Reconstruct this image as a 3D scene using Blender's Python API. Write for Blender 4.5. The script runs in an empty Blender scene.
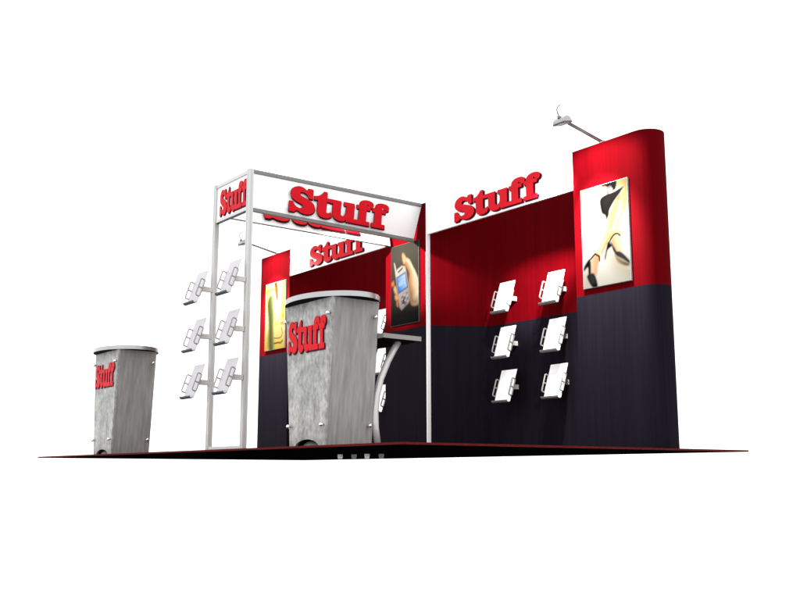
import bpy, bmesh, math
import numpy as np
from mathutils import Vector, Matrix
from mathutils.geometry import tessellate_polygon

scene = bpy.context.scene
COL = scene.collection

# ------------------------------------------------------------------ materials
def new_mat(name):
    m = bpy.data.materials.new(name); m.use_nodes = True
    nt = m.node_tree
    return m, nt, nt.nodes['Principled BSDF']

def plain(name, col, rough=.5, metal=0.0, spec=.5, bump=0.0, bscale=200.0, var=0.0, vscale=(6, 6, 6)):
    m, nt, b = new_mat(name)
    b.inputs['Roughness'].default_value = rough
    b.inputs['Metallic'].default_value = metal
    b.inputs['Specular IOR Level'].default_value = spec
    b.inputs['Base Color'].default_value = (*col, 1)
    tc = nt.nodes.new('ShaderNodeTexCoord')
    if var > 0:
        mp = nt.nodes.new('ShaderNodeMapping'); mp.inputs['Scale'].default_value = vscale
        n = nt.nodes.new('ShaderNodeTexNoise'); n.inputs['Scale'].default_value = 1.0; n.inputs['Detail'].default_value = 5
        r = nt.nodes.new('ShaderNodeValToRGB')
        r.color_ramp.elements[0].position = .3; r.color_ramp.elements[1].position = .7
        r.color_ramp.elements[0].color = (*[c * (1 - var) for c in col], 1)
        r.color_ramp.elements[1].color = (*[min(1, c * (1 + var)) for c in col], 1)
        nt.links.new(tc.outputs['Object'], mp.inputs['Vector']); nt.links.new(mp.outputs['Vector'], n.inputs['Vector'])
        nt.links.new(n.outputs['Fac'], r.inputs['Fac']); nt.links.new(r.outputs['Color'], b.inputs['Base Color'])
    if bump > 0:
        n2 = nt.nodes.new('ShaderNodeTexNoise'); n2.inputs['Scale'].default_value = bscale
        bp = nt.nodes.new('ShaderNodeBump'); bp.inputs['Strength'].default_value = bump; bp.inputs['Distance'].default_value = .002
        nt.links.new(tc.outputs['Object'], n2.inputs['Vector']); nt.links.new(n2.outputs['Fac'], bp.inputs['Height'])
        nt.links.new(bp.outputs['Normal'], b.inputs['Normal'])
    return m

def fabric(name, c0, c1, spec=.12, mid=None):
    """woven cloth with fine vertical slubs and a faint cross weave"""
    m, nt, b = new_mat(name)
    tc = nt.nodes.new('ShaderNodeTexCoord')
    def noise(scale, detail):
        mp = nt.nodes.new('ShaderNodeMapping'); mp.inputs['Scale'].default_value = scale
        n = nt.nodes.new('ShaderNodeTexNoise'); n.inputs['Scale'].default_value = 1; n.inputs['Detail'].default_value = detail
        nt.links.new(tc.outputs['Object'], mp.inputs['Vector']); nt.links.new(mp.outputs['Vector'], n.inputs['Vector'])
        return n.outputs['Fac']
    a = noise((70, 70, 1.6), 6); w = noise((160, 160, 160), 2); s = noise((16, 16, .7), 3)
    m1 = nt.nodes.new('ShaderNodeMath'); m1.operation = 'MULTIPLY_ADD'; m1.inputs[1].default_value = .45
    nt.links.new(a, m1.inputs[0])
    m2 = nt.nodes.new('ShaderNodeMath'); m2.operation = 'MULTIPLY_ADD'; m2.inputs[1].default_value = .25; m2.inputs[2].default_value = 0
    nt.links.new(w, m2.inputs[0])
    m3 = nt.nodes.new('ShaderNodeMath'); m3.operation = 'MULTIPLY_ADD'; m3.inputs[1].default_value = .3
    nt.links.new(s, m3.inputs[0]); nt.links.new(m2.outputs[0], m3.inputs[2]); nt.links.new(m3.outputs[0], m1.inputs[2])
    r = nt.nodes.new('ShaderNodeValToRGB')
    r.color_ramp.elements[0].position = .36; r.color_ramp.elements[1].position = .64
    r.color_ramp.elements[0].color = (*c0, 1); r.color_ramp.elements[1].color = (*c1, 1)
    nt.links.new(m1.outputs[0], r.inputs['Fac']); nt.links.new(r.outputs['Color'], b.inputs['Base Color'])
    bp = nt.nodes.new('ShaderNodeBump'); bp.inputs['Strength'].default_value = .25; bp.inputs['Distance'].default_value = .001
    nt.links.new(m1.outputs[0], bp.inputs['Height']); nt.links.new(bp.outputs['Normal'], b.inputs['Normal'])
    b.inputs['Roughness'].default_value = .85; b.inputs['Specular IOR Level'].default_value = spec
    return m

def laminate(name, scale, lo, mid, hi, detail=8, rough=.45, scale2=None):
    """grey faux-metal laminate: mottled (isotropic scale) or brushed (stretched scale)"""
    m, nt, b = new_mat(name)
    tc = nt.nodes.new('ShaderNodeTexCoord')
    mp = nt.nodes.new('ShaderNodeMapping'); mp.inputs['Scale'].default_value = scale
    n = nt.nodes.new('ShaderNodeTexNoise'); n.inputs['Scale'].default_value = 1; n.inputs['Detail'].default_value = detail; n.inputs['Roughness'].default_value = .62
    nt.links.new(tc.outputs['Object'], mp.inputs['Vector']); nt.links.new(mp.outputs['Vector'], n.inputs['Vector'])
    mp2 = nt.nodes.new('ShaderNodeMapping'); mp2.inputs['Scale'].default_value = scale2 or tuple(x * .35 for x in scale)
    n2 = nt.nodes.new('ShaderNodeTexNoise'); n2.inputs['Scale'].default_value = 1; n2.inputs['Detail'].default_value = 4
    nt.links.new(tc.outputs['Object'], mp2.inputs['Vector']); nt.links.new(mp2.outputs['Vector'], n2.inputs['Vector'])
    ad = nt.nodes.new('ShaderNodeMix'); ad.data_type = 'FLOAT'; ad.inputs[0].default_value = .42
    nt.links.new(n.outputs['Fac'], ad.inputs[2]); nt.links.new(n2.outputs['Fac'], ad.inputs[3])
    r = nt.nodes.new('ShaderNodeValToRGB')
    r.color_ramp.elements[0].position = .34; r.color_ramp.elements[0].color = (lo, lo, lo * .96, 1)
    r.color_ramp.elements[1].position = .66; r.color_ramp.elements[1].color = (hi, hi, hi * .985, 1)
    e = r.color_ramp.elements.new(.5); e.color = (mid, mid, mid * .97, 1)
    nt.links.new(ad.outputs[0], r.inputs['Fac']); nt.links.new(r.outputs['Color'], b.inputs['Base Color'])
    b.inputs['Roughness'].default_value = rough; b.inputs['Specular IOR Level'].default_value = .25
    return m

M = {}
M['red_fabric'] = fabric('red_fabric', (.070, .00014, .0014), (.098, .00022, .0022), spec=.02)
M['dark_fabric'] = fabric('charcoal_fabric', (.0056, .0046, .0082), (.0094, .0078, .0132), spec=.03)
M['carpet_edge'] = plain('carpet_edge', (.085, .008, .008), .9, spec=.05, var=.25, vscale=(60, 60, 60))
M['carpet'] = plain('red_carpet', (.07, .006, .008), .95, spec=.02, bump=.4, bscale=600, var=.2, vscale=(90, 90, 90))
M['underside'] = plain('black_underside', (.0015, .0015, .0015), .95, spec=0, var=.3, vscale=(4, 4, 4))
M['white_panel'] = plain('white_panel', (.96, .96, .962), .45, spec=.3, var=.01, vscale=(3, 3, 3))
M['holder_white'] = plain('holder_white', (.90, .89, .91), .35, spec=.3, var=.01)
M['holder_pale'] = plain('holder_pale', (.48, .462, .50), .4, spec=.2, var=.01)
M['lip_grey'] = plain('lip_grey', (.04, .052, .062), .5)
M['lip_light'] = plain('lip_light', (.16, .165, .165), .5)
M['wire_grey'] = plain('wire_grey', (.29, .285, .265), .4, spec=.4, var=.1, vscale=(20, 20, 20))
M['arm_grey'] = plain('arm_grey', (.55, .55, .52), .45, var=.05)
M['post'] = plain('satin_aluminium', (.50, .505, .495), .36, metal=.25, spec=.4, var=.02, vscale=(8, 8, .8))
M['groove'] = plain('groove_grey', (.24, .24, .23), .6)
M['rail'] = plain('grey_rail', (.155, .158, .148), .5, var=.06, vscale=(20, 20, 20))
M['rail_dark'] = plain('dark_rail', (.03, .032, .034), .5)
M['trim'] = plain('white_trim', (.86, .85, .87), .4)
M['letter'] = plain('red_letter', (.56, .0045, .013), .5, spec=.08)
M['letter_side'] = plain('letter_shadow', (.055, .001, .010), .6, spec=.1)  # letter sides darkened as shade in the colour; also the logo's drop shadow
M['mottled'] = laminate('mottled_laminate', (38, 38, 24), .15, .29, .49, scale2=(9, 9, 7))
M['brushed'] = laminate('brushed_laminate', (42, 42, 3.0), .17, .235, .315, scale2=(14, 14, 1.6), rough=.4)
M['silver'] = plain('silver_edge', (.35, .355, .365), .3, metal=.7, bump=.02, bscale=60, var=.04)
M['chrome'] = plain('chrome', (.82, .82, .83), .16, metal=.95)
M['black'] = plain('black_paint', (.003, .003, .003), .8, spec=.05)
M['rubber'] = plain('dark_rubber', (.04, .042, .038), .55, var=.2, vscale=(20, 20, 20))
M['lens'] = plain('lamp_lens', (.045, .045, .045), .5)
M['lamp_body'] = plain('lamp_body', (.34, .34, .35), .4)
M['lamp_rod'] = plain('lamp_rod', (.13, .13, .125), .5)
M['frame_grey'] = plain('poster_frame', (.30, .30, .30), .5)
M['seam_red'] = plain('red_seam', (.026, .0002, .0008), .9, spec=.02)
M['seam_dark'] = plain('charcoal_seam', (.006, .0055, .008), .9, spec=.02)
M['foot_grey'] = plain('foot_grey', (.16, .16, .155), .5)
M['shelf_edge'] = plain('shelf_edge', (.19, .195, .18), .45, var=.05)

def print_mat(name):
    m, nt, b = new_mat(name)
    a = nt.nodes.new('ShaderNodeVertexColor'); a.layer_name = 'print'
    nt.links.new(a.outputs['Color'], b.inputs['Base Color'])
    b.inputs['Roughness'].default_value = .5; b.inputs['Specular IOR Level'].default_value = .015
    return m
M['print'] = print_mat('poster_print')

# ------------------------------------------------------------------ object helpers
def tag(o, label, cat, group=None, kind=None):
    if label: o['label'] = label
    if cat: o['category'] = cat
    if group: o['group'] = group
    if kind: o['kind'] = kind
    return o

def thing(name, label, cat, loc=(0, 0, 0), rz=0, group=None):
    o = bpy.data.objects.new(name, None); COL.objects.link(o)
    o.empty_display_size = .1
    o.location = loc; o.rotation_euler = (0, 0, rz)
    return tag(o, label, cat, group)

def mesh_obj(name, bm, mats, parent=None, smooth=False, angle=None):
    me = bpy.data.meshes.new(name)
    bmesh.ops.recalc_face_normals(bm, faces=bm.faces[:])
    bm.to_mesh(me); bm.free()
    for m in (mats if isinstance(mats, (list, tuple)) else [mats]): me.materials.append(m)
    if smooth or angle:
        me.polygons.foreach_set('use_smooth', [True] * len(me.polygons))
        if angle: me.set_sharp_from_angle(angle=math.radians(angle))
    o = bpy.data.objects.new(name, me); COL.objects.link(o)
    if parent: o.parent = parent
    return o

def box(bm, x0, x1, y0, y1, z0, z1, mat=0, bev=0.0, M4=None):
    r = bmesh.ops.create_cube(bm, size=1)
    vs = r['verts']
    for v in vs:
        v.co = Vector((x0 + (v.co.x + .5) * (x1 - x0), y0 + (v.co.y + .5) * (y1 - y0), z0 + (v.co.z + .5) * (z1 - z0)))
    fs = list({f for v in vs for f in v.link_faces})
    for f in fs: f.material_index = mat
    if bev > 0:
        es = list({e for v in vs for e in v.link_edges})
        r2 = bmesh.ops.bevel(bm, geom=es, offset=bev, segments=2, affect='EDGES', profile=.5)
        vs = list({v for f in r2['faces'] for v in f.verts} | {v for v in vs if v.is_valid})
        for f in r2['faces']: f.material_index = mat
    if M4 is not None:
        for v in vs: v.co = M4 @ v.co
    return vs

def beam(bm, a, b, w, h, mat=0, bev=0.0, up=Vector((0, 0, 1))):
    """rectangular bar from a to b: w across, h in the up direction"""
    a = Vector(a); b = Vector(b); d = b - a; L = d.length; d.normalize()
    s = d.cross(up).normalized(); u = s.cross(d).normalized()
    m = Matrix((( s.x, d.x, u.x, a.x), (s.y, d.y, u.y, a.y), (s.z, d.z, u.z, a.z), (0, 0, 0, 1)))
    return box(bm, -w / 2, w / 2, 0, L, -h / 2, h / 2, mat, bev, m)

def tube(bm, pts, r, seg=10, mat=0, cap=True, sx=1.0):
    pts = [Vector(p) for p in pts]; rings = []
    ref = None
    for i, p in enumerate(pts):
        t = (pts[min(i + 1, len(pts) - 1)] - pts[max(i - 1, 0)]).normalized()
        if ref is None:
            ref = Vector((1, 0, 0)) if abs(t.x) < .9 else Vector((0, 1, 0))
        n = (ref - t * ref.dot(t)).normalized(); ref = n
        bnm = t.cross(n)
        rings.append([bm.verts.new(p + n * (r * sx * math.cos(2 * math.pi * k / seg)) + bnm * (r * math.sin(2 * math.pi * k / seg))) for k in range(seg)])
    for a, b in zip(rings, rings[1:]):
        for k in range(seg):
            f = bm.faces.new((a[k], a[(k + 1) % seg], b[(k + 1) % seg], b[k])); f.material_index = mat
    if cap:
        for rg in (rings[0][::-1], rings[-1]):
            f = bm.faces.new(rg); f.material_index = mat

def prism(bm, outline, z0, z1, mat=0, mat_bot=None, mat_top=None):
    """closed plan outline [(x,y)] extruded in z"""
    lo = [bm.verts.new((x, y, z0)) for x, y in outline]; hi = [bm.verts.new((x, y, z1)) for x, y in outline]
    n = len(outline)
    for i in range(n):
        f = bm.faces.new((lo[i], lo[(i + 1) % n], hi[(i + 1) % n], hi[i])); f.material_index = mat
    f = bm.faces.new(lo[::-1]); f.material_index = mat if mat_bot is None else mat_bot
    f = bm.faces.new(hi); f.material_index = mat if mat_top is None else mat_top

def catmull(pts, n=6):
    """pts: (x,y) or (x,y,'c') for sharp corners; smooth elsewhere"""
    out = []; N = len(pts)
    for i in range(N):
        p1 = pts[i]; p2 = pts[(i + 1) % N]
        c1 = len(p1) > 2; c2 = len(p2) > 2
        a = np.array(p1[:2], float); b = np.array(p2[:2], float)
        if c1 and c2: out.append(tuple(a)); continue
        p0 = np.array(pts[i - 1][:2], float); p3 = np.array(pts[(i + 2) % N][:2], float)
        m1 = (b - a) * .9 if c1 else (b - p0) * .5
        m2 = (b - a) * .9 if c2 else (p3 - a) * .5
        for k in range(n):
            t = k / n
            q = (2*t**3 - 3*t**2 + 1) * a + (t**3 - 2*t**2 + t) * m1 + (-2*t**3 + 3*t**2) * b + (t**3 - t**2) * m2
            out.append((float(q[0]), float(q[1])))
    return out

# ------------------------------------------------------------------ lettering (fat slab face)
C = 'c'
F_OUT = [(0, 0, C), (0, .17, C), (.13, .17, C), (.13, .61, C), (0, .61, C), (0, .77, C), (.13, .77, C), (.17, .90), (.31, .99), (.53, 1.015),
         (.74, .975), (.83, .88), (.80, .76), (.70, .715), (.60, .745), (.565, .82), (.515, .835), (.49, .77, C), (.66, .77, C), (.66, .61, C), (.49, .61, C), (.49, .17, C), (.67, .17, C), (.67, 0, C)]
GLYPH = {
 'S': [(0, 0, C), (0, .40, C), (.17, .40, C), (.25, .28), (.41, .195), (.56, .205), (.61, .275), (.53, .345), (.30, .42), (.09, .54), (.03, .72), (.12, .90), (.34, 1.0),
       (.56, .99), (.74, .91), (.80, .985, C), (1.02, .985, C), (1.02, .60, C), (.86, .60, C), (.76, .73), (.60, .80), (.47, .785), (.44, .72), (.53, .655), (.80, .575), (1.06, .455), (1.16, .27), (1.08, .09), (.85, -.005), (.60, .005), (.36, .08), (.24, 0, C)],
 't': [(1.12, .62, C), (1.12, .76, C), (1.33, .80), (1.48, .90), (1.56, 1.0, C), (1.71, 1.0, C), (1.71, .77, C), (1.93, .77, C), (1.93, .62, C), (1.71, .62, C), (1.71, .28), (1.75, .205), (1.84, .21),
       (1.95, .26, C), (1.98, .10), (1.82, .0), (1.60, -.015), (1.42, .035), (1.31, .17), (1.30, .40), (1.30, .62, C)],
 'u': [(1.90, .61, C), (1.90, .77, C), (2.42, .77, C), (2.42, .32), (2.47, .215), (2.56, .20), (2.64, .27), (2.67, .38), (2.67, .61, C), (2.55, .61, C), (2.55, .77, C), (3.06, .77, C), (3.06, .17, C), (3.22, .17, C),
       (3.22, 0, C), (2.70, 0, C), (2.70, .08, C), (2.58, .0), (2.38, -.015), (2.17, .05), (2.06, .19), (2.04, .38), (2.04, .61, C)],
 'f': [(x + 3.20, *r) for x, *r in F_OUT],
 'F': [(x + 4.00, *r) for x, *r in F_OUT],
}
GLYPH = {k: [tuple(p) for p in v] for k, v in GLYPH.items()}
WORD_W = 4.83
_letter_mesh = {}
def letter_mesh(ch, k):
    key = ch
    if key in _letter_mesh: return _letter_mesh[key]
    out = catmull(GLYPH[ch], 6)
    cx = (min(p[0] for p in out) + max(p[0] for p in out)) / 2
    out = [((x - cx) * 1.045 + cx, y) for x, y in out]
    # drop repeats
    o2 = [out[0]]
    for p in out[1:]:
        if abs(p[0] - o2[-1][0]) + abs(p[1] - o2[-1][1]) > 1e-5: o2.append(p)
    out = o2
    bm = bmesh.new()
    tris = tessellate_polygon([[Vector((x, y, 0)) for x, y in out]])
    def slab(dx, dy, z0, z1, mf, ms):
        lo = [bm.verts.new((x + dx, y + dy, z0)) for x, y in out]; hi = [bm.verts.new((x + dx, y + dy, z1)) for x, y in out]
        n = len(out)
        for i in range(n):
            f = bm.faces.new((lo[i], lo[(i + 1) % n], hi[(i + 1) % n], hi[i])); f.material_index = ms
        for t in tris:
            try:
                f = bm.faces.new([hi[i] for i in t]); f.material_index = mf
                f = bm.faces.new([lo[i] for i in t][::-1]); f.material_index = ms
            except ValueError: pass
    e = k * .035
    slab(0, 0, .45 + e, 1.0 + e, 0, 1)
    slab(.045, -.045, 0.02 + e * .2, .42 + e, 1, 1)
    me = bpy.data.meshes.new('letter')
    bmesh.ops.recalc_face_normals(bm, faces=bm.faces[:])
    bm.to_mesh(me); bm.free()
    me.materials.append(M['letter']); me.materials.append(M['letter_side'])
    _letter_mesh[key] = me
    return me

def word(parent, origin, xdir, zdir, width, height, depth=.018):
    """five letters as parts: origin = lower left of the word, xdir along it, zdir out of the face (parent's local frame)"""
    X = Vector(xdir).normalized(); Z = Vector(zdir).normalized(); Y = Z.cross(X).normalized(); X = Y.cross(Z)
    s = width / WORD_W
    mat = Matrix(((X.x * s, Y.x * height, Z.x * depth, origin[0]), (X.y * s, Y.y * height, Z.y * depth, origin[1]), (X.z * s, Y.z * height, Z.z * depth, origin[2]), (0, 0, 0, 1)))
    for k, ch in enumerate('StufF'):
        o = bpy.data.objects.new('letter', letter_mesh(ch, k)); COL.objects.link(o)
        o.parent = parent; o.matrix_local = mat
PR = {
  'arm': [(.381, .993),(.468, .996),(.461, .896),(.379, .807),(.325, .813),(.361, .909)],
  'torso': [(.482, 1.014),(.778, 1.012),(.774, .924),(.704, .903),(.577, .895),(.517, .938),(.482, .965)],
  'hand': [(.477, .965),(.531, .97),(.582, .95),(.575, .916),(.515, .904),(.475, .929)],
  'hand2': [(.613, .95),(.667, .947),(.696, .915),(.662, .899),(.622, .909)],
  'skirt': [(.934, .921),(.847, .863),(.74, .808),(.629, .733),(.602, .678),(.546, .635),(.517, .683),(.446, .718),(.412, .832),(.459, .877),(.577, .895),(.727, .9),(.852, .917)],
  'hip': [(.78, 1.012),(1.003, 1.009),(.992, .747),(.91, .639),(.827, .493),(.8, .418),(.718, .427),(.725, .505),(.789, .655),(.843, .795),(.867, .861),(.934, .921),(.852, .922),(.774, .924)],
  'orange': [(.858, .867),(.865, .836),(.832, .796),(.749, .812)],
  'leg': [(.738, .804),(.832, .796),(.838, .766),(.791, .693),(.675, .55),(.611, .518),(.662, .522),(.635, .462),(.417, .314),(.381, .286),(.256, .332),(.33, .377),(.493, .542),(.557, .644),(.649, .741)],
  'foot': [(.256, .337),(.381, .296),(.328, .205),(.285, .114),(.136, .138),(.156, .255)],
  'strap': [(.134, .268),(.279, .326),(.366, .293),(.366, .25)],
  'heel': [(.027, .22),(.116, .275),(.169, .254),(.152, .181),(.105, .207),(.022, .177)],
  'back': [(.123, .27),(.169, .254),(.169, .124),(.118, .124)],
  'toe': [(.1, .131),(.241, .131),(.312, -.001),(.196, -.001),(.096, .089)],
  'leg2': [(.698, .518),(.852, .5),(.825, .439),(.682, .467)],
  'foot2': [(.682, .488),(.827, .46),(.845, .284),(.713, .304),(.62, .409)],
  'strap2': [(.586, .408),(.709, .476),(.818, .452)],
  'heel2': [(.568, .416),(.646, .37),(.546, .333),(.502, .258),(.479, .263),(.526, .367)],
  'back2': [(.62, .404),(.651, .385),(.751, .284),(.678, .303)],
  'toe2': [(.711, .296),(.823, .29),(.99, .191),(.988, .162),(.861, .213),(.731, .261)],
  'sole2': [(.689, .283),(.742, .253),(.858, .203),(.983, .159),(.968, .14),(.856, .158),(.738, .207)],
}
PC = {
  'hand': [(.409, .875),(.471, .874),(.575, .812),(.685, .783),(.778, .701),(.908, .605),(1.011, .477),(1.015, .443),(1.013, .307),(.987, .212),(.778, .213),(.694, .283),(.637, .435),(.616, .473),(.671, .618),(.509, .735),(.433, .789)],
  'shade': [(.483, .737),(.642, .657),(.692, .606),(.723, .464),(.808, .372),(.835, .292),(.989, .27),(.973, .204),(.766, .215),(.68, .275),(.644, .434),(.59, .551),(.642, .619)],
  'phone': [(.157, .664),(.236, .703),(.4, .733),(.523, .715),(.568, .645),(.652, .434),(.709, .292),(.652, .247),(.395, .177),(.314, .219),(.264, .376)],
  'screen': [(.197, .601),(.54, .645),(.623, .446),(.278, .387)],
  'digits': [(.29, .53),(.521, .565),(.502, .534),(.278, .51)],
  'keys': [(.381, .347),(.609, .379),(.623, .338),(.552, .304),(.509, .249),(.423, .225),(.381, .297)],
  'pad': [(.423, .32),(.509, .322),(.523, .247),(.423, .245)],
  'ant': [(.107, .783),(.148, .781),(.202, .687),(.164, .659)],
  'f1': [(.012, .538),(.1, .565),(.121, .517),(.05, .5)],
  'f2': [(.1, .475),(.181, .493),(.233, .389),(.145, .41)],
  'f3': [(.145, .371),(.233, .389),(.288, .325),(.181, .318)],
  'f4': [(.205, .301),(.269, .308),(.269, .232),(.212, .249)],
}
PL = {
  'orange': [(.021, .904),(.317, .937),(.523, .901),(.587, .836),(.53, .811),(.422, .883),(.222, .88),(.044, .857)],
  'brown': [(.42, 1.005),(.589, 1.005),(.637, .725),(.561, .732),(.5, .858)],
  'vase': [(.192, .815),(.317, .844),(.445, .813),(.438, .694),(.468, .513),(.454, .303),(.498, -.016),(.249, -.002),(.197, .372),(.094, .661),(.105, .741)],
  'core': [(.165, .736),(.263, .789),(.306, .665),(.352, .522),(.358, .309),(.4, -.001),(.274, .007),(.226, .371)],
  'box': [(.837, .297),(.846, .171),(.477, .169)],
  'squig': [(.482, .087),(.696, .089),(.819, .079),(.903, .108)],
  'blob': [(.815, .383),(.954, .374),(.956, .347),(.817, .356)],
  'b2': [(.459, .387),(.637, .389),(.623, .343),(.498, .353)],
  'b3': [(.84, .632),(.922, .636),(.91, .559),(.86, .563)],
  'b4': [(.849, .505),(.945, .517),(.951, .439),(.821, .448)],
  'yel': [(.819, .911),(1.022, .912),(1.052, .471),(.851, .485)],
  'foot': [(.11, .219),(.215, .275),(.233, .062),(.142, .057)],
}

# ------------------------------------------------------------------ poster prints (pictures are flat print, stored as point colours on a fine grid)
def inside_soft(px, py, poly, soft):
    poly = np.array(poly); poly = poly * np.array([1.0, ASP]); n = len(poly)
    d = np.full(px.shape, 1e9); sgn = np.zeros(px.shape, bool)
    for i in range(n):
        a = poly[i]; b = poly[(i + 1) % n]; e = b - a; L = max(e @ e, 1e-12)
        t = np.clip(((px - a[0]) * e[0] + (py - a[1]) * e[1]) / L, 0, 1)
        d = np.minimum(d, np.hypot(px - a[0] - t * e[0], py - a[1] - t * e[1]))
        cond = (a[1] > py) != (b[1] > py)
        if abs(e[1]) > 1e-9:
            sgn ^= cond & (px < (py - a[1]) * e[0] / e[1] + a[0])
    s = np.where(sgn, d, -d)
    return np.clip(s / soft * .5 + .5, 0, 1)

def lin(c): return np.array([((v / 255 + .055) / 1.055) ** 2.4 if v > 10 else v / 255 / 12.92 for v in c])
ASP = .762 / .44
def grid(nu=100, nv=172):
    u = np.linspace(0, 1, nu); v = np.linspace(0, 1, nv); U, V = np.meshgrid(u, v); return U, V
def lay(img, U, V, poly, c, soft=.02, c2=None, ax=None, alpha=1.0, sharp=False):
    """blend a shape; optional second colour along axis ax (u0,v0,u1,v1)"""
    if not sharp: poly = catmull(poly, 4)
    a = inside_soft(U, V * ASP, poly, soft)[..., None] * alpha
    col = lin(c)[None, None, :] * np.ones(img.shape)
    if c2 is not None:
        dx, dy = ax[2] - ax[0], ax[3] - ax[1]
        t = np.clip(((U - ax[0]) * dx + (V - ax[1]) * dy) / (dx * dx + dy * dy), 0, 1)[..., None]
        col = col * (1 - t) + lin(c2) * t
    return img * (1 - a) + col * a
def stroke(img, U, V, pts, w, c, soft=.012):
    d = np.full(U.shape, 1e9); py = V * ASP
    if len(pts) == 3:      # bend through the middle point
        p0, p1, p2 = (np.array(q) for q in pts); c_ = p1 * 2 - (p0 + p2) / 2
        pts = [tuple(p0 * (1 - s) ** 2 + c_ * 2 * s * (1 - s) + p2 * s * s) for s in np.linspace(0, 1, 9)]
    for a, b in zip(pts, pts[1:]):
        a = np.array(a) * (1, ASP); b = np.array(b) * (1, ASP); e = b - a
        t = np.clip(((U - a[0]) * e[0] + (py - a[1]) * e[1]) / max(e @ e, 1e-12), 0, 1)
        d = np.minimum(d, np.hypot(U - a[0] - t * e[0], py - a[1] - t * e[1]))
    al = np.clip((w - d) / soft + .5, 0, 1)[..., None]
    return img * (1 - al) + lin(c) * al

def art_legs():
    U, V = grid(); p = PR
    img = np.ones(U.shape + (3,)) * lin((253, 252, 248))
    t = np.clip((.36 - V) / .36, 0, 1)[..., None] * np.clip(.25 + U, 0, 1)[..., None]
    img = img * (1 - t * .55) + lin((226, 216, 190)) * t * .55
    # shadow of the raised shoe on the floor
    img = lay(img, U, V, [(.55, .33), (.75, .24), (.98, .12), (.98, .06), (.70, .14)], (205, 192, 158), .14, alpha=.7)
    img = lay(img, U, V, [(.02, .17), (.12, .13), (.20, .0), (.0, .0)], (214, 204, 180), .10, alpha=.7)
    img = lay(img, U, V, p['arm'], (255, 226, 160), .03, (240, 190, 120), (.36, .9, .47, .9))
    img = lay(img, U, V, p['hip'], (255, 238, 180), .03, (250, 205, 130), (.8, .7, .95, .75))
    img = lay(img, U, V, p['leg2'], (255, 236, 180), .03, (240, 196, 120), (.84, .48, .69, .48))
    img = lay(img, U, V, p['leg'], (255, 240, 190), .03, (246, 200, 118), (.45, .62, .66, .58))
    img = stroke(img, U, V, [(.80, .62), (.70, .50), (.56, .44), (.42, .32)], .012, (214, 150, 72), .04)
    img = lay(img, U, V, p['torso'], (20, 18, 18), .025)
    img = lay(img, U, V, p['orange'], (222, 140, 60), .03)
    img = lay(img, U, V, p['skirt'], (14, 13, 12), .02, (30, 27, 24), (.45, .70, .80, .92))
    img = lay(img, U, V, [(.50, .82), (.62, .86), (.60, .78), (.54, .72)], (48, 44, 40), .08, alpha=.4)
    img = lay(img, U, V, p['hand'], (248, 205, 160), .03)
    img = lay(img, U, V, p['hand2'], (235, 215, 200), .025)
    img = lay(img, U, V, [(.585, .955), (.66, .965), (.665, .945), (.6, .935)], (120, 120, 128), .015)
    img = lay(img, U, V, p['foot'], (255, 226, 186), .03, (232, 176, 130), (.15, .2, .33, .2))
    img = lay(img, U, V, p['foot2'], (255, 230, 190), .03, (228, 176, 128), (.8, .36, .68, .33))
    for k in ('strap', 'strap2'): img = stroke(img, U, V, p[k], .014, (30, 26, 24))
    img = lay(img, U, V, p['sole2'], (170, 148, 112), .02, (120, 104, 80), (.75, .24, .92, .15))
    for k in ('heel', 'back', 'toe', 'heel2', 'back2', 'toe2'): img = lay(img, U, V, p[k], (22, 21, 22), .018)
    img = lay(img, U, V, [(.76, .275), (.82, .268), (.93, .2), (.88, .215)], (92, 92, 98), .03, alpha=.7)
    img = lay(img, U, V, [(.14, .115), (.21, .115), (.25, .05), (.19, .05)], (74, 74, 80), .05, alpha=.7)
    return img

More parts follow.
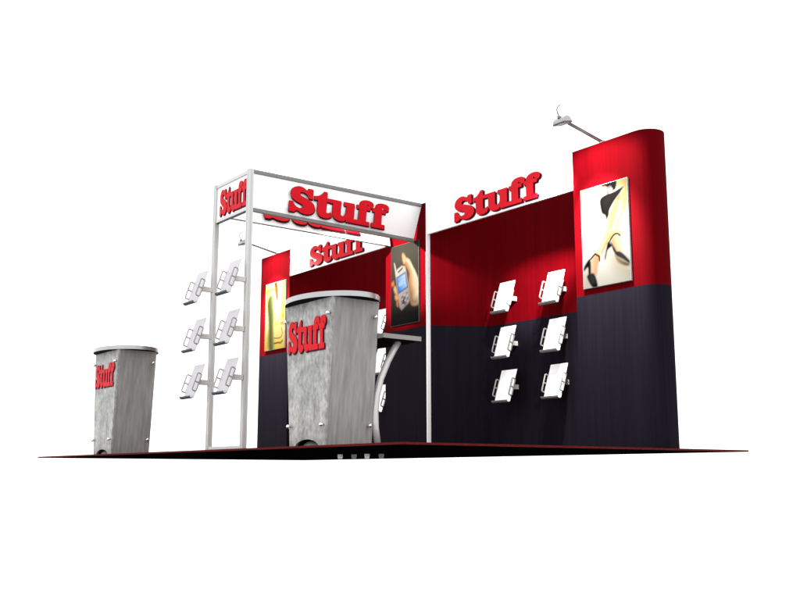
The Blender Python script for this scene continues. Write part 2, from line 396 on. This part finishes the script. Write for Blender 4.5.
def art_phone():
    U, V = grid(); p = PC
    t = np.clip((V - .12) / .75, 0, 1)[..., None]
    img = lin((14, 13, 12)) * (1 - t) + lin((98, 94, 83)) * t
    g = np.exp(-((U - .4) ** 2 / .1 + (V - .85) ** 2 / .05))[..., None] * .25
    img = img * (1 - g) + lin((118, 112, 98)) * g
    img = lay(img, U, V, p['hand'], (232, 160, 92), .03, (255, 232, 196), (.55, .55, .9, .62))
    img = lay(img, U, V, p['shade'], (150, 84, 44), .12, (70, 36, 20), (.7, .5, .75, .25), alpha=.85)
    img = lay(img, U, V, [(.43, .87), (.47, .87), (.56, .80), (.48, .76)], (255, 214, 170), .04)
    img = stroke(img, U, V, [(.60, .79), (.72, .72), (.84, .62), (.95, .52)], .03, (255, 240, 214), .06)
    for k, q in (('f1', (222, 150, 92)), ('f2', (246, 190, 140)), ('f3', (240, 170, 110)), ('f4', (214, 130, 72))):
        img = lay(img, U, V, p[k], q, .03)
    img = lay(img, U, V, p['ant'], (222, 214, 204), .015)
    img = lay(img, U, V, p['phone'], (236, 226, 214), .02, (150, 140, 140), (.3, .68, .5, .2), sharp=True)
    img = stroke(img, U, V, [(.28, .665), (.42, .70)], .022, (120, 108, 96), .02)
    img = lay(img, U, V, p['screen'], (34, 66, 150), .018, sharp=True)
    sc = np.array(p['screen']); c = sc.mean(0); inner = [tuple(c + (q - c) * .86) for q in sc]
    img = lay(img, U, V, inner, (64, 140, 232), .02, (190, 224, 250), (.35, .40, .5, .60), sharp=True)
    ux, uy = (sc[1] - sc[0]); o = np.array(c) - np.array((ux, uy)) * .02
    # blurred digits in the middle of the display
    for k, (dv, wd) in enumerate(((.012, .016), (.018, .020), (.014, .018), (.020, .016))):
        q = o + np.array((ux, uy)) * (-.28 + .19 * k)
        img = stroke(img, U, V, [tuple(q + (0, -dv)), tuple(q + (.012, dv))], wd, (222, 236, 248), .045)
        img = stroke(img, U, V, [tuple(q + (.028, -dv * .8)), tuple(q + (.03, dv))], .006, (110, 140, 196), .03)
    img = lay(img, U, V, p['keys'], (176, 166, 166), .04)
    img = lay(img, U, V, p['pad'], (62, 56, 58), .05)
    for r in range(4):
        for k in range(3):
            q = np.array((.40 + .085 * k + .012 * r, .34 - .035 * r + .018 * k))
            img = stroke(img, U, V, [tuple(q), tuple(q + (.035, .007))], .009, (222, 216, 214) if (r + k) % 2 else (84, 78, 80), .012)
    return img

def art_vase():
    U, V = grid(); p = PL
    img = np.ones(U.shape + (3,)) * lin((255, 248, 190))
    t = np.clip((.62 - V) / .6, 0, 1)[..., None]
    img = img * (1 - t) + lin((250, 214, 96)) * t
    img = lay(img, U, V, p['yel'], (252, 218, 84), .12, alpha=.8)
    img = lay(img, U, V, [(0, .62), (.25, .62), (.2, .95), (0, .98)], (255, 226, 96), .14, alpha=.8)
    img = lay(img, U, V, p['foot'], (176, 160, 60), .06, alpha=.6)
    img = lay(img, U, V, p['brown'], (112, 78, 20), .04, (70, 52, 14), (.5, 1, .55, .7))
    img = lay(img, U, V, p['orange'], (244, 140, 24), .05, (226, 96, 10), (.1, .8, .55, .85))
    img = lay(img, U, V, p['vase'], (168, 180, 110), .06, (96, 100, 52), (.5, .5, .2, .5))
    img = lay(img, U, V, p['core'], (70, 74, 34), .09, alpha=.8)
    img = stroke(img, U, V, p['box'], .012, (120, 104, 44))
    img = stroke(img, U, V, p['squig'], .02, (116, 92, 30), .03)
    img = lay(img, U, V, p['blob'], (228, 128, 24), .05)
    img = lay(img, U, V, p['b2'], (250, 206, 80), .05); img = lay(img, U, V, p['b3'], (206, 168, 60), .05); img = lay(img, U, V, p['b4'], (240, 176, 40), .06)
    return img

def poster(label, x, z, w, h, art, frame_mat, group, ink):
    t = thing('poster', label, 'poster', (x, 0, 0), 0, group)
    bm = bmesh.new(); box(bm, -w / 2, w / 2, -.017, -.0006, z, z + h, 0, .001)
    mesh_obj('backing_panel', bm, frame_mat, t)
    img = art() * ink; nv, nu, _ = img.shape
    e = .003
    verts = [(-w / 2 + e + (w - 2 * e) * i / (nu - 1), -.0185, z + e + (h - 2 * e) * j / (nv - 1)) for j in range(nv) for i in range(nu)]
    faces = [(j * nu + i, j * nu + i + 1, (j + 1) * nu + i + 1, (j + 1) * nu + i) for j in range(nv - 1) for i in range(nu - 1)]
    me = bpy.data.meshes.new('print'); me.from_pydata(verts, [], faces); me.update()
    at = me.color_attributes.new('print', 'FLOAT_COLOR', 'POINT')
    buf = np.ones((nv * nu, 4), np.float32); buf[:, :3] = img.reshape(-1, 3)
    at.data.foreach_set('color', buf.ravel())
    me.materials.append(M['print'])
    o = bpy.data.objects.new('print', me); COL.objects.link(o); o.parent = t
    return t

# ------------------------------------------------------------------ floor
bm = bmesh.new()
vs = box(bm, -3.23, 2.86, -2.25, .94, -.007, .006)
for f in bm.faces:
    n = f.normal; f.material_index = 1 if f.calc_center_median().z > .005 else (2 if f.calc_center_median().z < -.006 else 0)
o = mesh_obj('floor', bm, [M['carpet_edge'], M['carpet'], M['underside']]); o['kind'] = 'structure'

# small silver feet under the platform
for i, (x, y, lab) in enumerate(((.26, -.89, 'leftmost of four small silver levelling feet under the black platform'),
                                 (.33, -.80, 'second from left of four small silver levelling feet under the platform'),
                                 (.585, -.85, 'third from left of four small silver levelling feet under the platform'),
                                 (.655, -.76, 'rightmost of four small silver levelling feet under the black platform'))):
    t = thing('levelling_foot', lab, 'foot', (x, y, -.007), 0, 'silver feet under the platform')
    bm = bmesh.new()
    bmesh.ops.create_cone(bm, cap_ends=True, segments=24, radius1=.021, radius2=.021, depth=.020, matrix=Matrix.Translation((0, 0, -.011)))
    mesh_obj('collar', bm, M['silver' if i % 2 == 0 else 'foot_grey'], t, angle=40)
    bm = bmesh.new()
    bmesh.ops.create_cone(bm, cap_ends=True, segments=24, radius1=.017, radius2=.019, depth=.014, matrix=Matrix.Translation((0, 0, -.0285)))
    mesh_obj('pad', bm, M['silver' if i % 2 == 0 else 'foot_grey'], t, angle=40)

# ------------------------------------------------------------------ back wall pieces
ZS, ZT = 1.143, 2.283
def arc(cx, cy, r, a0, a1, n=14): return [(cx + r * math.cos(math.radians(a0 + (a1 - a0) * k / n)), cy + r * math.sin(math.radians(a0 + (a1 - a0) * k / n))) for k in range(n + 1)]
def wing(label, loc, sgn):
    t = thing('display_wing', label, 'display panel', loc, 0, 'rounded display wings')
    out = [(0, 0)] + [(x, y) for x, y in arc(.605, .13, .13, -90, 90)] + [(0, .26)]
    out = [(x * sgn, y) for x, y in out]
    if sgn < 0: out = out[::-1]
    for n, z0, z1, m in (('lower_fabric', .0065, ZS, 'dark_fabric'), ('upper_fabric', ZS + .0006, ZT, 'red_fabric')):
        bm = bmesh.new(); prism(bm, out, z0, z1); mesh_obj(n, bm, M[m], t, angle=30)
    return t
wing('tall red and charcoal fabric display wing with rounded right end, at the far right', (2.095, 0, 0), 1)
wing('narrow red and charcoal fabric display wing behind the tower, carrying the yellow poster', (-2.085, 0, 0), -1)

def niche(label, pts, base):
    t = thing('recessed_wall', label, 'wall', (base, 0, 0), 0, 'recessed fabric walls between the panels')
    # rounded inner path
    path = [Vector((pts[0][0], pts[0][1]))]
    for a, b, c in zip(pts, pts[1:], pts[2:]):
        a, b, c = Vector(a), Vector(b), Vector(c); d1 = (a - b).normalized(); d2 = (c - b).normalized(); r = .045
        p, q = b + d1 * r, b + d2 * r
        for k in range(7):
            s = k / 6; path.append(p * (1 - s) ** 2 + b * 2 * s * (1 - s) + q * s * s)
    path.append(Vector(pts[-1]))
    th = .028; back = []
    for i, p in enumerate(path):
        d = (path[min(i + 1, len(path) - 1)] - path[max(i - 1, 0)]).normalized(); back.append(p + Vector((-d.y, d.x)) * th)
    out = [(p.x - base, p.y) for p in path] + [(p.x - base, p.y) for p in back[::-1]]
    xm = (pts[1][0] + pts[2][0]) / 2 - base
    for n, z0, z1, m in (('lower_fabric', .0065, ZS, 'dark_fabric'), ('upper_fabric', ZS + .0006, ZT - .01, 'red_fabric')):
        bm = bmesh.new(); prism(bm, out, z0, z1)
        box(bm, xm - .001, xm + .001, pts[1][1] - .0006, pts[1][1] + .004, z0 + .002, z1 - .002, 1)
        mesh_obj(n, bm, [M[m], M['seam_red' if m == 'red_fabric' else 'seam_dark']], t, angle=25)
    return t
niche('right recessed fabric wall with angled sides, dark red above charcoal, behind six white holders', [(.325, .03), (.628, .495), (1.765, .495), (2.085, .03)], 1.2)
niche('left recessed fabric wall with angled sides, dark red above charcoal, mostly behind the large counter', [(-2.078, .03), (-1.735, .495), (-.655, .495), (-.33, .03)], -1.2)

t = thing('centre_panel', 'flat red and charcoal fabric panel with white edge strip, carrying the phone poster', 'display panel', (0, 0, 0))
for n, z0, z1, m in (('lower_fabric', .0065, ZS, 'dark_fabric'), ('upper_fabric', ZS + .0006, ZT + .002, 'red_fabric')):
    bm = bmesh.new(); box(bm, -.312, .302, 0, .04, z0, z1); mesh_obj(n, bm, M[m], t)
for x0, x1 in ((.3025, .3165),):
    bm = bmesh.new(); box(bm, x0, x1, -.006, .046, .0065, ZT + .004, 0, .002); mesh_obj('edge_trim', bm, M['trim'], t)

poster('poster of bare legs in black high heeled shoes, on the right wing', 2.405, 1.1885, .4486, .7615, art_legs, M['frame_grey'], 'posters on the display wall', .14)
poster('dark poster of a hand holding a mobile phone, under the white canopy', .002, 1.1885, .4206, .7615, art_phone, M['rail_dark'], 'posters on the display wall', .125)
poster('yellow poster with a green bottle shape, on the narrow wing behind the tower', -2.359, 1.1885, .4385, .7615, art_vase, M['frame_grey'], 'posters on the display wall', .14)

# header boards between the panels
for lab, x0, x1, wx0, wx1 in (('white header board lettered Stuff above the right recess with six white holders', .3185, 2.0935, .718, 1.758),
                              ('white header board lettered Stuff above the left recess, behind the canopy', -2.0835, -.3285, -1.655, -.645)):
    xc = (x0 + x1) / 2
    t = thing('header_board', lab, 'sign', (xc, 0, 1.98), 0, 'white header boards on the wall')
    bm = bmesh.new(); box(bm, x0 - xc, x1 - xc, 0, .02, 0, .30, 0, .0015)
    p = mesh_obj('board', bm, M['white_panel'], t)
    word(p, (wx0 - xc, -.0004, .026), (1, 0, 0), (0, -1, 0), wx1 - wx0, .212, .015)

# ------------------------------------------------------------------ canopy tower
CT = thing('canopy_tower', 'tall aluminium post tower with white Stuff canopy, standing left of the large counter', 'canopy', (-.1, -1.76, 0.006))
off = Vector((.1, 1.76, -.006))
PW = .042
def post(x, y):
    bm = bmesh.new(); h = PW / 2; g = .0035; d = .003; out = []
    for sx, sy, ax in ((1, -1, 0), (1, 1, 1), (-1, 1, 2), (-1, -1, 3)):
        pass
    # square section with a shallow groove in every face
    sq = [(-h, -h), (-g, -h), (-g, -h + d), (g, -h + d), (g, -h), (h, -h), (h, -g), (h - d, -g), (h - d, g), (h, g), (h, h), (g, h), (g, h - d), (-g, h - d), (-g, h), (-h, h), (-h, g), (-h + d, g), (-h + d, -g), (-h, -g)]
    prism(bm, [(x + off.x + a, y + off.y + b) for a, b in sq], 0.0005, 2.281)
    return mesh_obj('post', bm, M['post'], CT)
PY = -1.757; XL, XR = -.394, .194
post(XL, PY); post(XR, PY)
def rail(name, a, b, w, h, mat, bev=.002):
    bm = bmesh.new(); beam(bm, Vector(a) + off, Vector(b) + off, w, h, 0, bev); return mesh_obj(name, bm, M[mat], CT)
h = PW / 2
rail('base_rail', (XL + h, PY, .030), (XR - h, PY, .030), .034, .045, 'post')
rail('end_rail', (XL + h, PY, 2.268), (XR - h, PY, 2.268), .032, .030, 'post')
rail('end_rail', (XL + h, PY, 1.958), (XR - h, PY, 1.958), .030, .026, 'post')
rail('rail_lining', (XL + h + .002, PY + .002, 1.9435), (XR - h - .002, PY + .002, 1.9435), .030, .003, 'rail_dark', 0)
rail('side_rail', (XR + .006, PY + h, 2.270), (.232, -.004, 2.270), .026, .031, 'rail')
rail('side_rail', (XR + .006, PY + h, 1.948), (.152, -.035, 1.948), .026, .031, 'rail')
rail('side_rail', (XL + .02, PY + h, 2.268), (-.285, -.004, 2.268), .024, .026, 'rail')
def sheet(name, quad, th, mat):
    """four-cornered board from lower-near, lower-far, upper-far, upper-near; thickened to -x"""
    bm = bmesh.new(); q = [Vector(p) + off for p in quad]
    a = [bm.verts.new(p) for p in q]; b = [bm.verts.new(p - Vector((th, 0, 0))) for p in q]
    bm.faces.new(a); bm.faces.new(b[::-1])
    for i in range(4): bm.faces.new((a[i], b[i], b[(i + 1) % 4], a[(i + 1) % 4]))
    bmesh.ops.recalc_face_normals(bm, faces=bm.faces[:])
    me = bpy.data.meshes.new(name); bm.to_mesh(me); bm.free(); me.materials.append(M[mat])
    o = bpy.data.objects.new(name, me); COL.objects.link(o); o.parent = CT; return o
near = [(XR + .008, PY + h + .001, 1.9645), (.156, -.030, 1.9645), (.232, -.002, 2.2535), (XR + .008, PY + h + .001, 2.2535)]
hp = sheet('canopy_board', near, .008, 'white_panel')
def on_quad(q, y, z):
    """x on the board at depth y, height z"""
    q = [Vector(p) for p in q]; s = (y - q[0].y) / (q[1].y - q[0].y); t = (z - q[0].z) / (q[3].z - q[0].z)
    return (q[0].x * (1 - s) + q[1].x * s) * (1 - t) + (q[3].x * (1 - s) + q[2].x * s) * t
def board_word(par, q, y0, y1, z0, hgt, lift=.002):
    a = Vector((on_quad(q, y0, z0), y0, z0)); b = Vector((on_quad(q, y1, z0), y1, z0)); c = Vector((on_quad(q, y0, z0 + hgt), y0, z0 + hgt))
    c2 = Vector((on_quad(q, y1, z0 + hgt), y1, z0 + hgt)); ym = (y0 + y1) / 2
    X = (b - a).normalized(); Y = ((c - a) + (c2 - b)).normalized(); Z = X.cross(Y).normalized()
    gap = .013
    word(par, a + Z * (lift + gap) + off, X, Z, (b - a).length, hgt, .016)
board_word(hp, near, -1.405, -.372, 1.992, .222)
far = [(-.180, PY + .02, 1.958), (-.182, -.045, 1.958), (-.285, -.002, 2.25), (-.360, PY + h + .001, 2.25)]
fp = sheet('canopy_board', far, .008, 'white_panel')
rail('rail_lining', (-.184, PY + .02, 1.953), (-.186, -.045, 1.953), .012, .006, 'rail_dark', 0)
board_word(fp, far, -1.40, -.37, 2.00, .212)
bm = bmesh.new(); box(bm, XL + h + .0005 + off.x, XR - h - .0005 + off.x, PY - .004 + off.y, PY + .004 + off.y, 1.9715 + off.z, 2.2525 + off.z)
ep = mesh_obj('end_board', bm, M['white_panel'], CT)
word(ep, Vector((-.305, PY - .0045, 1.992)) + off, (1, 0, 0), (0, -1, 0), .475, .224, .009)

# ------------------------------------------------------------------ literature holders
HOLDER_GROUP = 'white literature holders'
def make_holder(arm_len, arm_w, arm_h, plate_mat, lip_mat):
    """origin: centre of the plate. tilted plate, forward lip, two ladder-shaped side guards, arm to the back (+y)"""
    t = thing('literature_holder', None, 'holder', (0, 0, 0), 0)
    tilt = math.atan2(.095, .285); R = Matrix.Rotation(-tilt, 4, 'X')   # top leans back (+y)
    w, L = .190, .298
    bm = bmesh.new(); box(bm, -w / 2, w / 2, -.003, .003, -L / 2, L / 2, 0, .0022, R)
    # curl where the plate turns into the lip
    mesh_obj('plate', bm, M[plate_mat], t)
    bm = bmesh.new()
    sec = [(-.003, -L / 2), (-.010, -L / 2 - .008), (-.022, -L / 2 - .010), (-.033, -L / 2 - .006), (-.039, -L / 2 + .003)]
    for a, b in zip(sec, sec[1:]):
        d = Vector((b[0] - a[0], b[1] - a[1])).normalized(); n = Vector((-d.y, d.x)) * .0022
        vs = [bm.verts.new(R @ Vector((x, p[0] + n.x * s, p[1] + n.y * s))) for x in (-w / 2, w / 2) for p, s in ((a, 1), (b, 1), (b, -1), (a, -1))]
        bm.faces.new(vs[0:4]); bm.faces.new(vs[4:8][::-1])
        for i in range(4): bm.faces.new((vs[i], vs[4 + i], vs[4 + (i + 1) % 4], vs[(i + 1) % 4]))
    mesh_obj('lip', bm, M[lip_mat], t)
    for sx in (-1, 1):
        bm = bmesh.new(); x = sx * (w / 2 + .0035); z0, z1 = -.095, .055; y0, y1 = -.036, .002; r = .0058
        mid = (z0 + z1) / 2
        c = .006
        loop = [(x, y0 + c, z0), (x, y1 - c, z0), (x, y1, z0 + c), (x, y1, z1 - c), (x, y1 - c, z1), (x, y0 + c, z1), (x, y0, z1 - c), (x, y0, z0 + c), (x, y0 + c, z0)]
        loop = [R @ Vector(p) for p in loop]
        tube(bm, loop, r, 8); tube(bm, [R @ Vector((x, y0, mid)), R @ Vector((x, y1, mid))], r, 8)
        mesh_obj('side_guard', bm, M['wire_grey'], t, angle=50)
    bm = bmesh.new(); box(bm, -arm_w / 2, arm_w / 2, .006, arm_len, -arm_h / 2 - .005, arm_h / 2 - .005, 0, .002)
    mesh_obj('arm', bm, M['arm_grey'], t)
    return t
def dup(root):
    r = root.copy(); COL.objects.link(r)
    for ch in list(root.children):
        c = ch.copy(); COL.objects.link(c); c.parent = r
    return r
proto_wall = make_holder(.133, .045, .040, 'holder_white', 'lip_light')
row_name = ('top', 'middle', 'bottom'); used = False
for zi, z in enumerate((1.352, .957, .578)):
    for xi, x in enumerate((.932, 1.517)):
        o = proto_wall if not used else dup(proto_wall); used = True
        o.location = (x, .360, z)
        tag(o, f'white literature holder on the right recessed wall, {row_name[zi]} of the {("left", "right")[xi]} column', 'holder', 'white holders on the right recessed wall')
for zi, z in enumerate((1.352, .957, .578)):
    o = dup(proto_wall); o.location = (-.890, .360, z)
    tag(o, f'white literature holder behind the large counter, {("topmost, just above the grey shelf", "middle one, just under the grey shelf", "lowest one, beside the curved leg")[zi]}', 'holder', 'white holders on the left recessed wall')
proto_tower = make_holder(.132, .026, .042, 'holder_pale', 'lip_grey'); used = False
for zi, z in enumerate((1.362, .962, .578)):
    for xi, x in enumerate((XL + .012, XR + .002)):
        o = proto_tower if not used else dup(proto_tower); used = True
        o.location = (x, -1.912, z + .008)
        tag(o, f'pale literature holder reaching out from the {("left", "right")[xi]} aluminium tower post, {row_name[zi]} one', 'holder', 'pale holders on the tower posts')

# ------------------------------------------------------------------ counters
def counter(label, cx, yf, extra):
    t = thing('display_counter', label, 'counter', (cx, yf + .19, .006), 0, 'grey tapered counters')
    D = .19; zt = .994
    def xh(z): return .217 + (.301 - .217) * z / zt
    # front board, with the arched toe opening cut out of it
    n = 16; ra, rz = .150, .058
    bm = bmesh.new()
    arch = [(ra * math.cos(math.pi * k / n), rz * math.sin(math.pi * k / n)) for k in range(n + 1)]      # right to left
    outl = [(-xh(0), .0006), (-ra, .0006)] + [(x, z + .0006) for x, z in arch[::-1]][1:-1] + [(ra, .0006), (xh(0), .0006), (xh(zt), zt), (-xh(zt), zt)]
    tris = tessellate_polygon([[Vector((x, z, 0)) for x, z in outl]])
    f0 = [bm.verts.new((x, -D, z)) for x, z in outl]; b0 = [bm.verts.new((x, -D + .018, z)) for x, z in outl]
    for a in tris:
        bm.faces.new([f0[i] for i in a]); bm.faces.new([b0[i] for i in a][::-1])
    for i in range(len(outl)): bm.faces.new((f0[i], b0[i], b0[(i + 1) % len(outl)], f0[(i + 1) % len(outl)]))
    fp = mesh_obj('front_board', bm, M['mottled'], t)
    for s in (-1, 1):
        bm = bmesh.new(); th = .018
        q = [(s * xh(0), 0.0006), (s * xh(zt), zt), (s * (xh(zt) - th), zt), (s * (xh(0) - th), 0.0006)]
        y0, y1 = -D + .0185, D
        a = [bm.verts.new((x, y0, z)) for x, z in q]; b = [bm.verts.new((x, y1, z)) for x, z in q]
        bm.faces.new(a); bm.faces.new(b[::-1])
        for i in range(4): bm.faces.new((a[i], b[i], b[(i + 1) % 4], a[(i + 1) % 4]))
        mesh_obj('side_board', bm, M['brushed'], t)
    bm = bmesh.new()
    q = [(-xh(0) + .019, .0006), (xh(0) - .019, .0006), (xh(zt) - .019, zt - .001), (-xh(zt) + .019, zt - .001)]
    a = [bm.verts.new((x, D - .014, z)) for x, z in q]; b = [bm.verts.new((x, D - .002, z)) for x, z in q]
    bm.faces.new(a); bm.faces.new(b[::-1])
    for i in range(4): bm.faces.new((a[i], b[i], b[(i + 1) % 4], a[(i + 1) % 4]))
    mesh_obj('back_board', bm, M['rubber'], t)
    # dark rounded kick plate seen in the arch
    bm = bmesh.new(); out = [(ra * 1.0 * math.cos(math.pi * k / n) , rz * 1.0 * math.sin(math.pi * k / n)) for k in range(n + 1)]
    a = [bm.verts.new((x, -D + .020, z + .0007)) for x, z in out]; b = [bm.verts.new((x, -D + .10, z + .0007)) for x, z in out]
    for i in range(n): bm.faces.new((a[i], a[i + 1], b[i + 1], b[i]))
    bm.faces.new(b)
    mesh_obj('toe_recess', bm, M['black'], t)
    bm = bmesh.new()
    bmesh.ops.create_uvsphere(bm, u_segments=28, v_segments=14, radius=1, matrix=Matrix.Translation((.014, -D + .055, .0)) @ Matrix.Diagonal((.134, .050, .053, 1)))
    bmesh.ops.bisect_plane(bm, geom=bm.verts[:] + bm.edges[:] + bm.faces[:], plane_co=(0, 0, .0008), plane_no=(0, 0, -1), clear_outer=True)
    mesh_obj('foot', bm, M['rubber'], t, smooth=True)
    # elliptical top: silver band, black underside
    bm = bmesh.new(); A, B = .405, .292; N = 72
    prism(bm, [(A * math.cos(2 * math.pi * k / N), B * math.sin(2 * math.pi * k / N)) for k in range(N)], zt + .0006, zt + .036, 0, 1, 2)
    mesh_obj('countertop', bm, [M['silver'], M['black'], M['mottled']], t, angle=35)
    for z in (.150, .885):
        for s in (-1, 1):
            for k, (px, py, dx, dy) in enumerate(((s * (xh(z) - .022), -D, 0, -1), (s * xh(z), D - .035, s, 0))):
                bm = bmesh.new()
                tube(bm, [(px + dx * .0005, py + dy * .0005, z), (px + dx * .016, py + dy * .016, z)], .006, 12)
                bmesh.ops.create_uvsphere(bm, u_segments=16, v_segments=10, radius=.0145, matrix=Matrix.Translation((px + dx * .020, py + dy * .020, z)))
                mesh_obj('knob', bm, M['chrome'], t, smooth=True)
    word(fp, (-.245, -D - .0006, .655), (1, 0, 0), (0, -1, 0), .475, .224, .008)
    if extra:
        bm = bmesh.new(); z0 = .744
        out = [(-.30, D + .004), (.345, D + .004), (.345, D + .335)] + [(.345 - .645 * s, D + .335 + .018 * math.sin(math.pi * s)) for s in (.2, .4, .6, .8)] + [(-.30, D + .335)]
        prism(bm, out, z0, z0 + .032, 0, 1, 2); mesh_obj('shelf', bm, [M['shelf_edge'], M['black'], M['brushed']], t)
        bm = bmesh.new()
        ctrl = [(4.135, .742), (4.10, .69), (4.045, .60), (3.985, .475), (3.95, .36), (3.938, .25), (3.942, .14), (3.965, .0008)]
        tube(bm, [(.225, y - 5.46 - (yf + .19), z) for y, z in [(a * 1.0, b) for a, b in ctrl]], .024, 16)
        mesh_obj('curved_leg', bm, M['post'], t, smooth=True)
    return t
counter('large grey laminate counter in front with silver rim, side shelf and red Stuff lettering', 1.390, -1.926, True)
counter('grey laminate counter without a shelf, standing alone at the far left of the platform', -2.200, -1.973, False)

# ------------------------------------------------------------------ arm lamps
def arm_lamp(label, x):
    t = thing('arm_lamp', label, 'lamp', (x, .012, ZT), 0, 'arm lamps on top of the wings')
    bm = bmesh.new(); box(bm, -.022, .022, -.010, .020, .001, .012, 0, .002); mesh_obj('bracket', bm, M['lamp_rod'], t)
    for s in (-1, 1):
        bm = bmesh.new(); tube(bm, [(s * .0105, 0, .008), (s * .0105, -.36, .073)], .0062, 8); tube(bm, [(s * .0105, -.36, .073), (s * .005, -.45, .094)], .005, 8)
        mesh_obj('arm_rod', bm, M['lamp_rod'], t, smooth=True)
    # hood: rounded trough opening downward toward the wall
    R = Matrix.Translation((0, -.425, .062)) @ Matrix.Rotation(math.radians(14), 4, 'X')
    bm = bmesh.new(); w = .054; n = 12; prof = [(.042 * math.cos(math.pi * k / n), .040 * math.sin(math.pi * k / n)) for k in range(n + 1)]
    a = [bm.verts.new(R @ Vector((-w, y, z))) for y, z in prof]; b = [bm.verts.new(R @ Vector((w, y, z))) for y, z in prof]
    for i in range(n): bm.faces.new((a[i], a[i + 1], b[i + 1], b[i]))
    bm.faces.new(a); bm.faces.new(b[::-1])
    hd = mesh_obj('hood', bm, M['lamp_body'], t, angle=50)
    bm = bmesh.new(); box(bm, -w - .003, w + .003, -.045, .045, -.012, -.0008, 0, .003, R); mesh_obj('lens', bm, M['lens'], hd)
    bm = bmesh.new(); box(bm, -.010, .010, -.47, -.442, .084, .104, 0, .003); mesh_obj('joint', bm, M['lamp_rod'], t)
    bm = bmesh.new(); tube(bm, [(0, -.457, .103), (0, -.474, .125), (0, -.480, .150), (0, -.468, .175), (0, -.440, .198)], .0042, 8)
    mesh_obj('cable', bm, M['lamp_rod'], t, smooth=True)
arm_lamp('silver arm lamp on top of the right wing, in the clear at upper right', 2.385)
arm_lamp('silver arm lamp on top of the narrow left wing, half hidden by the tower post', -2.40)

# ------------------------------------------------------------------ light
def spot(name, loc, target, watts, size, blend, radius=.03, col=(1, .96, .9)):
    l = bpy.data.lights.new(name, 'SPOT'); l.energy = watts; l.spot_size = math.radians(size); l.spot_blend = blend; l.shadow_soft_size = radius; l.color = col
    o = bpy.data.objects.new(name, l); COL.objects.link(o); o.location = loc
    o.rotation_euler = (Vector(target) - Vector(loc)).to_track_quat('-Z', 'Y').to_euler()
    return o
SPOTS = []
for lx in (2.385, -2.40):      # both beams of each arm lamp leave from just under its lens
    SPOTS += [('wing_flood', (lx, -.43, 2.275), (lx - .02 * (1 if lx > 0 else -1), 0, 1.5), 84, 140, .4, .05),
              ('wing_beam', (lx, -.43, 2.275), (lx - .03 * (1 if lx > 0 else -1), 0, 1.43), 640, 69, 1.0, .05)]
SPOTS += [
 ('recess_light', (2.37, -.41, 2.285), (1.30, .495, 1.50), 950, 27, .75, .08),
 ('canopy_light', (0.0, -1.3, 2.06), (-.02, 0, 1.69), 620, 41, .5, .015),
]
for s in SPOTS: spot(*s)

world = bpy.data.worlds.new('World'); scene.world = world; world.use_nodes = True
nt = world.node_tree; bg = nt.nodes['Background']
# white studio surround above and around, unseen grey added below to darken undersides
tc = nt.nodes.new('ShaderNodeTexCoord'); sp = nt.nodes.new('ShaderNodeSeparateXYZ'); rp = nt.nodes.new('ShaderNodeValToRGB')
nt.links.new(tc.outputs['Generated'], sp.inputs[0])
mr = nt.nodes.new('ShaderNodeMapRange'); mr.inputs['From Min'].default_value = -1; mr.inputs['From Max'].default_value = 1
nt.links.new(sp.outputs['Z'], mr.inputs['Value']); nt.links.new(mr.outputs[0], rp.inputs['Fac'])
cr = rp.color_ramp; cr.elements[0].position = .30; cr.elements[0].color = (.28, .28, .28, 1); cr.elements[1].position = .40; cr.elements[1].color = (1, 1, 1, 1)
nt.links.new(rp.outputs['Color'], bg.inputs['Color']); bg.inputs['Strength'].default_value = 1.85

# ------------------------------------------------------------------ camera
f_px, hz, vx = 977.11, 473.0, -360.94
d = hz - 300.0; pitch = math.atan2(d, f_px)
# camera axes expressed in the booth's own x / y / z
Fc = Vector((0, math.cos(pitch), math.sin(pitch))); Rc = Vector((1, 0, 0)); Uc = Rc.cross(Fc)
v = Rc * (vx - 400) - Uc * d + Fc * f_px; v.z = 0; v.normalize(); Xa = -v; Ya = Vector((-Xa.y, Xa.x, 0))
def tb(w): return Vector((w.dot(Xa), w.dot(Ya), w.z))
r, u, fw = tb(Rc), tb(Uc), tb(Fc)
cam = bpy.data.cameras.new('Camera'); cam.sensor_fit = 'HORIZONTAL'; cam.sensor_width = 36; cam.lens = f_px / 800 * 36; cam.clip_start = .05; cam.clip_end = 200
co = bpy.data.objects.new('Camera', cam); COL.objects.link(co)
co.matrix_world = Matrix(((r.x, u.x, -fw.x, 7.03), (r.y, u.y, -fw.y, -5.46), (r.z, u.z, -fw.z, -.158), (0, 0, 0, 1)))
scene.camera = co
scene.view_settings.view_transform = 'Standard'; scene.view_settings.look = 'None'; scene.view_settings.exposure = 0; scene.view_settings.gamma = 1
scene.render.resolution_x = 1024; scene.render.resolution_y = 768
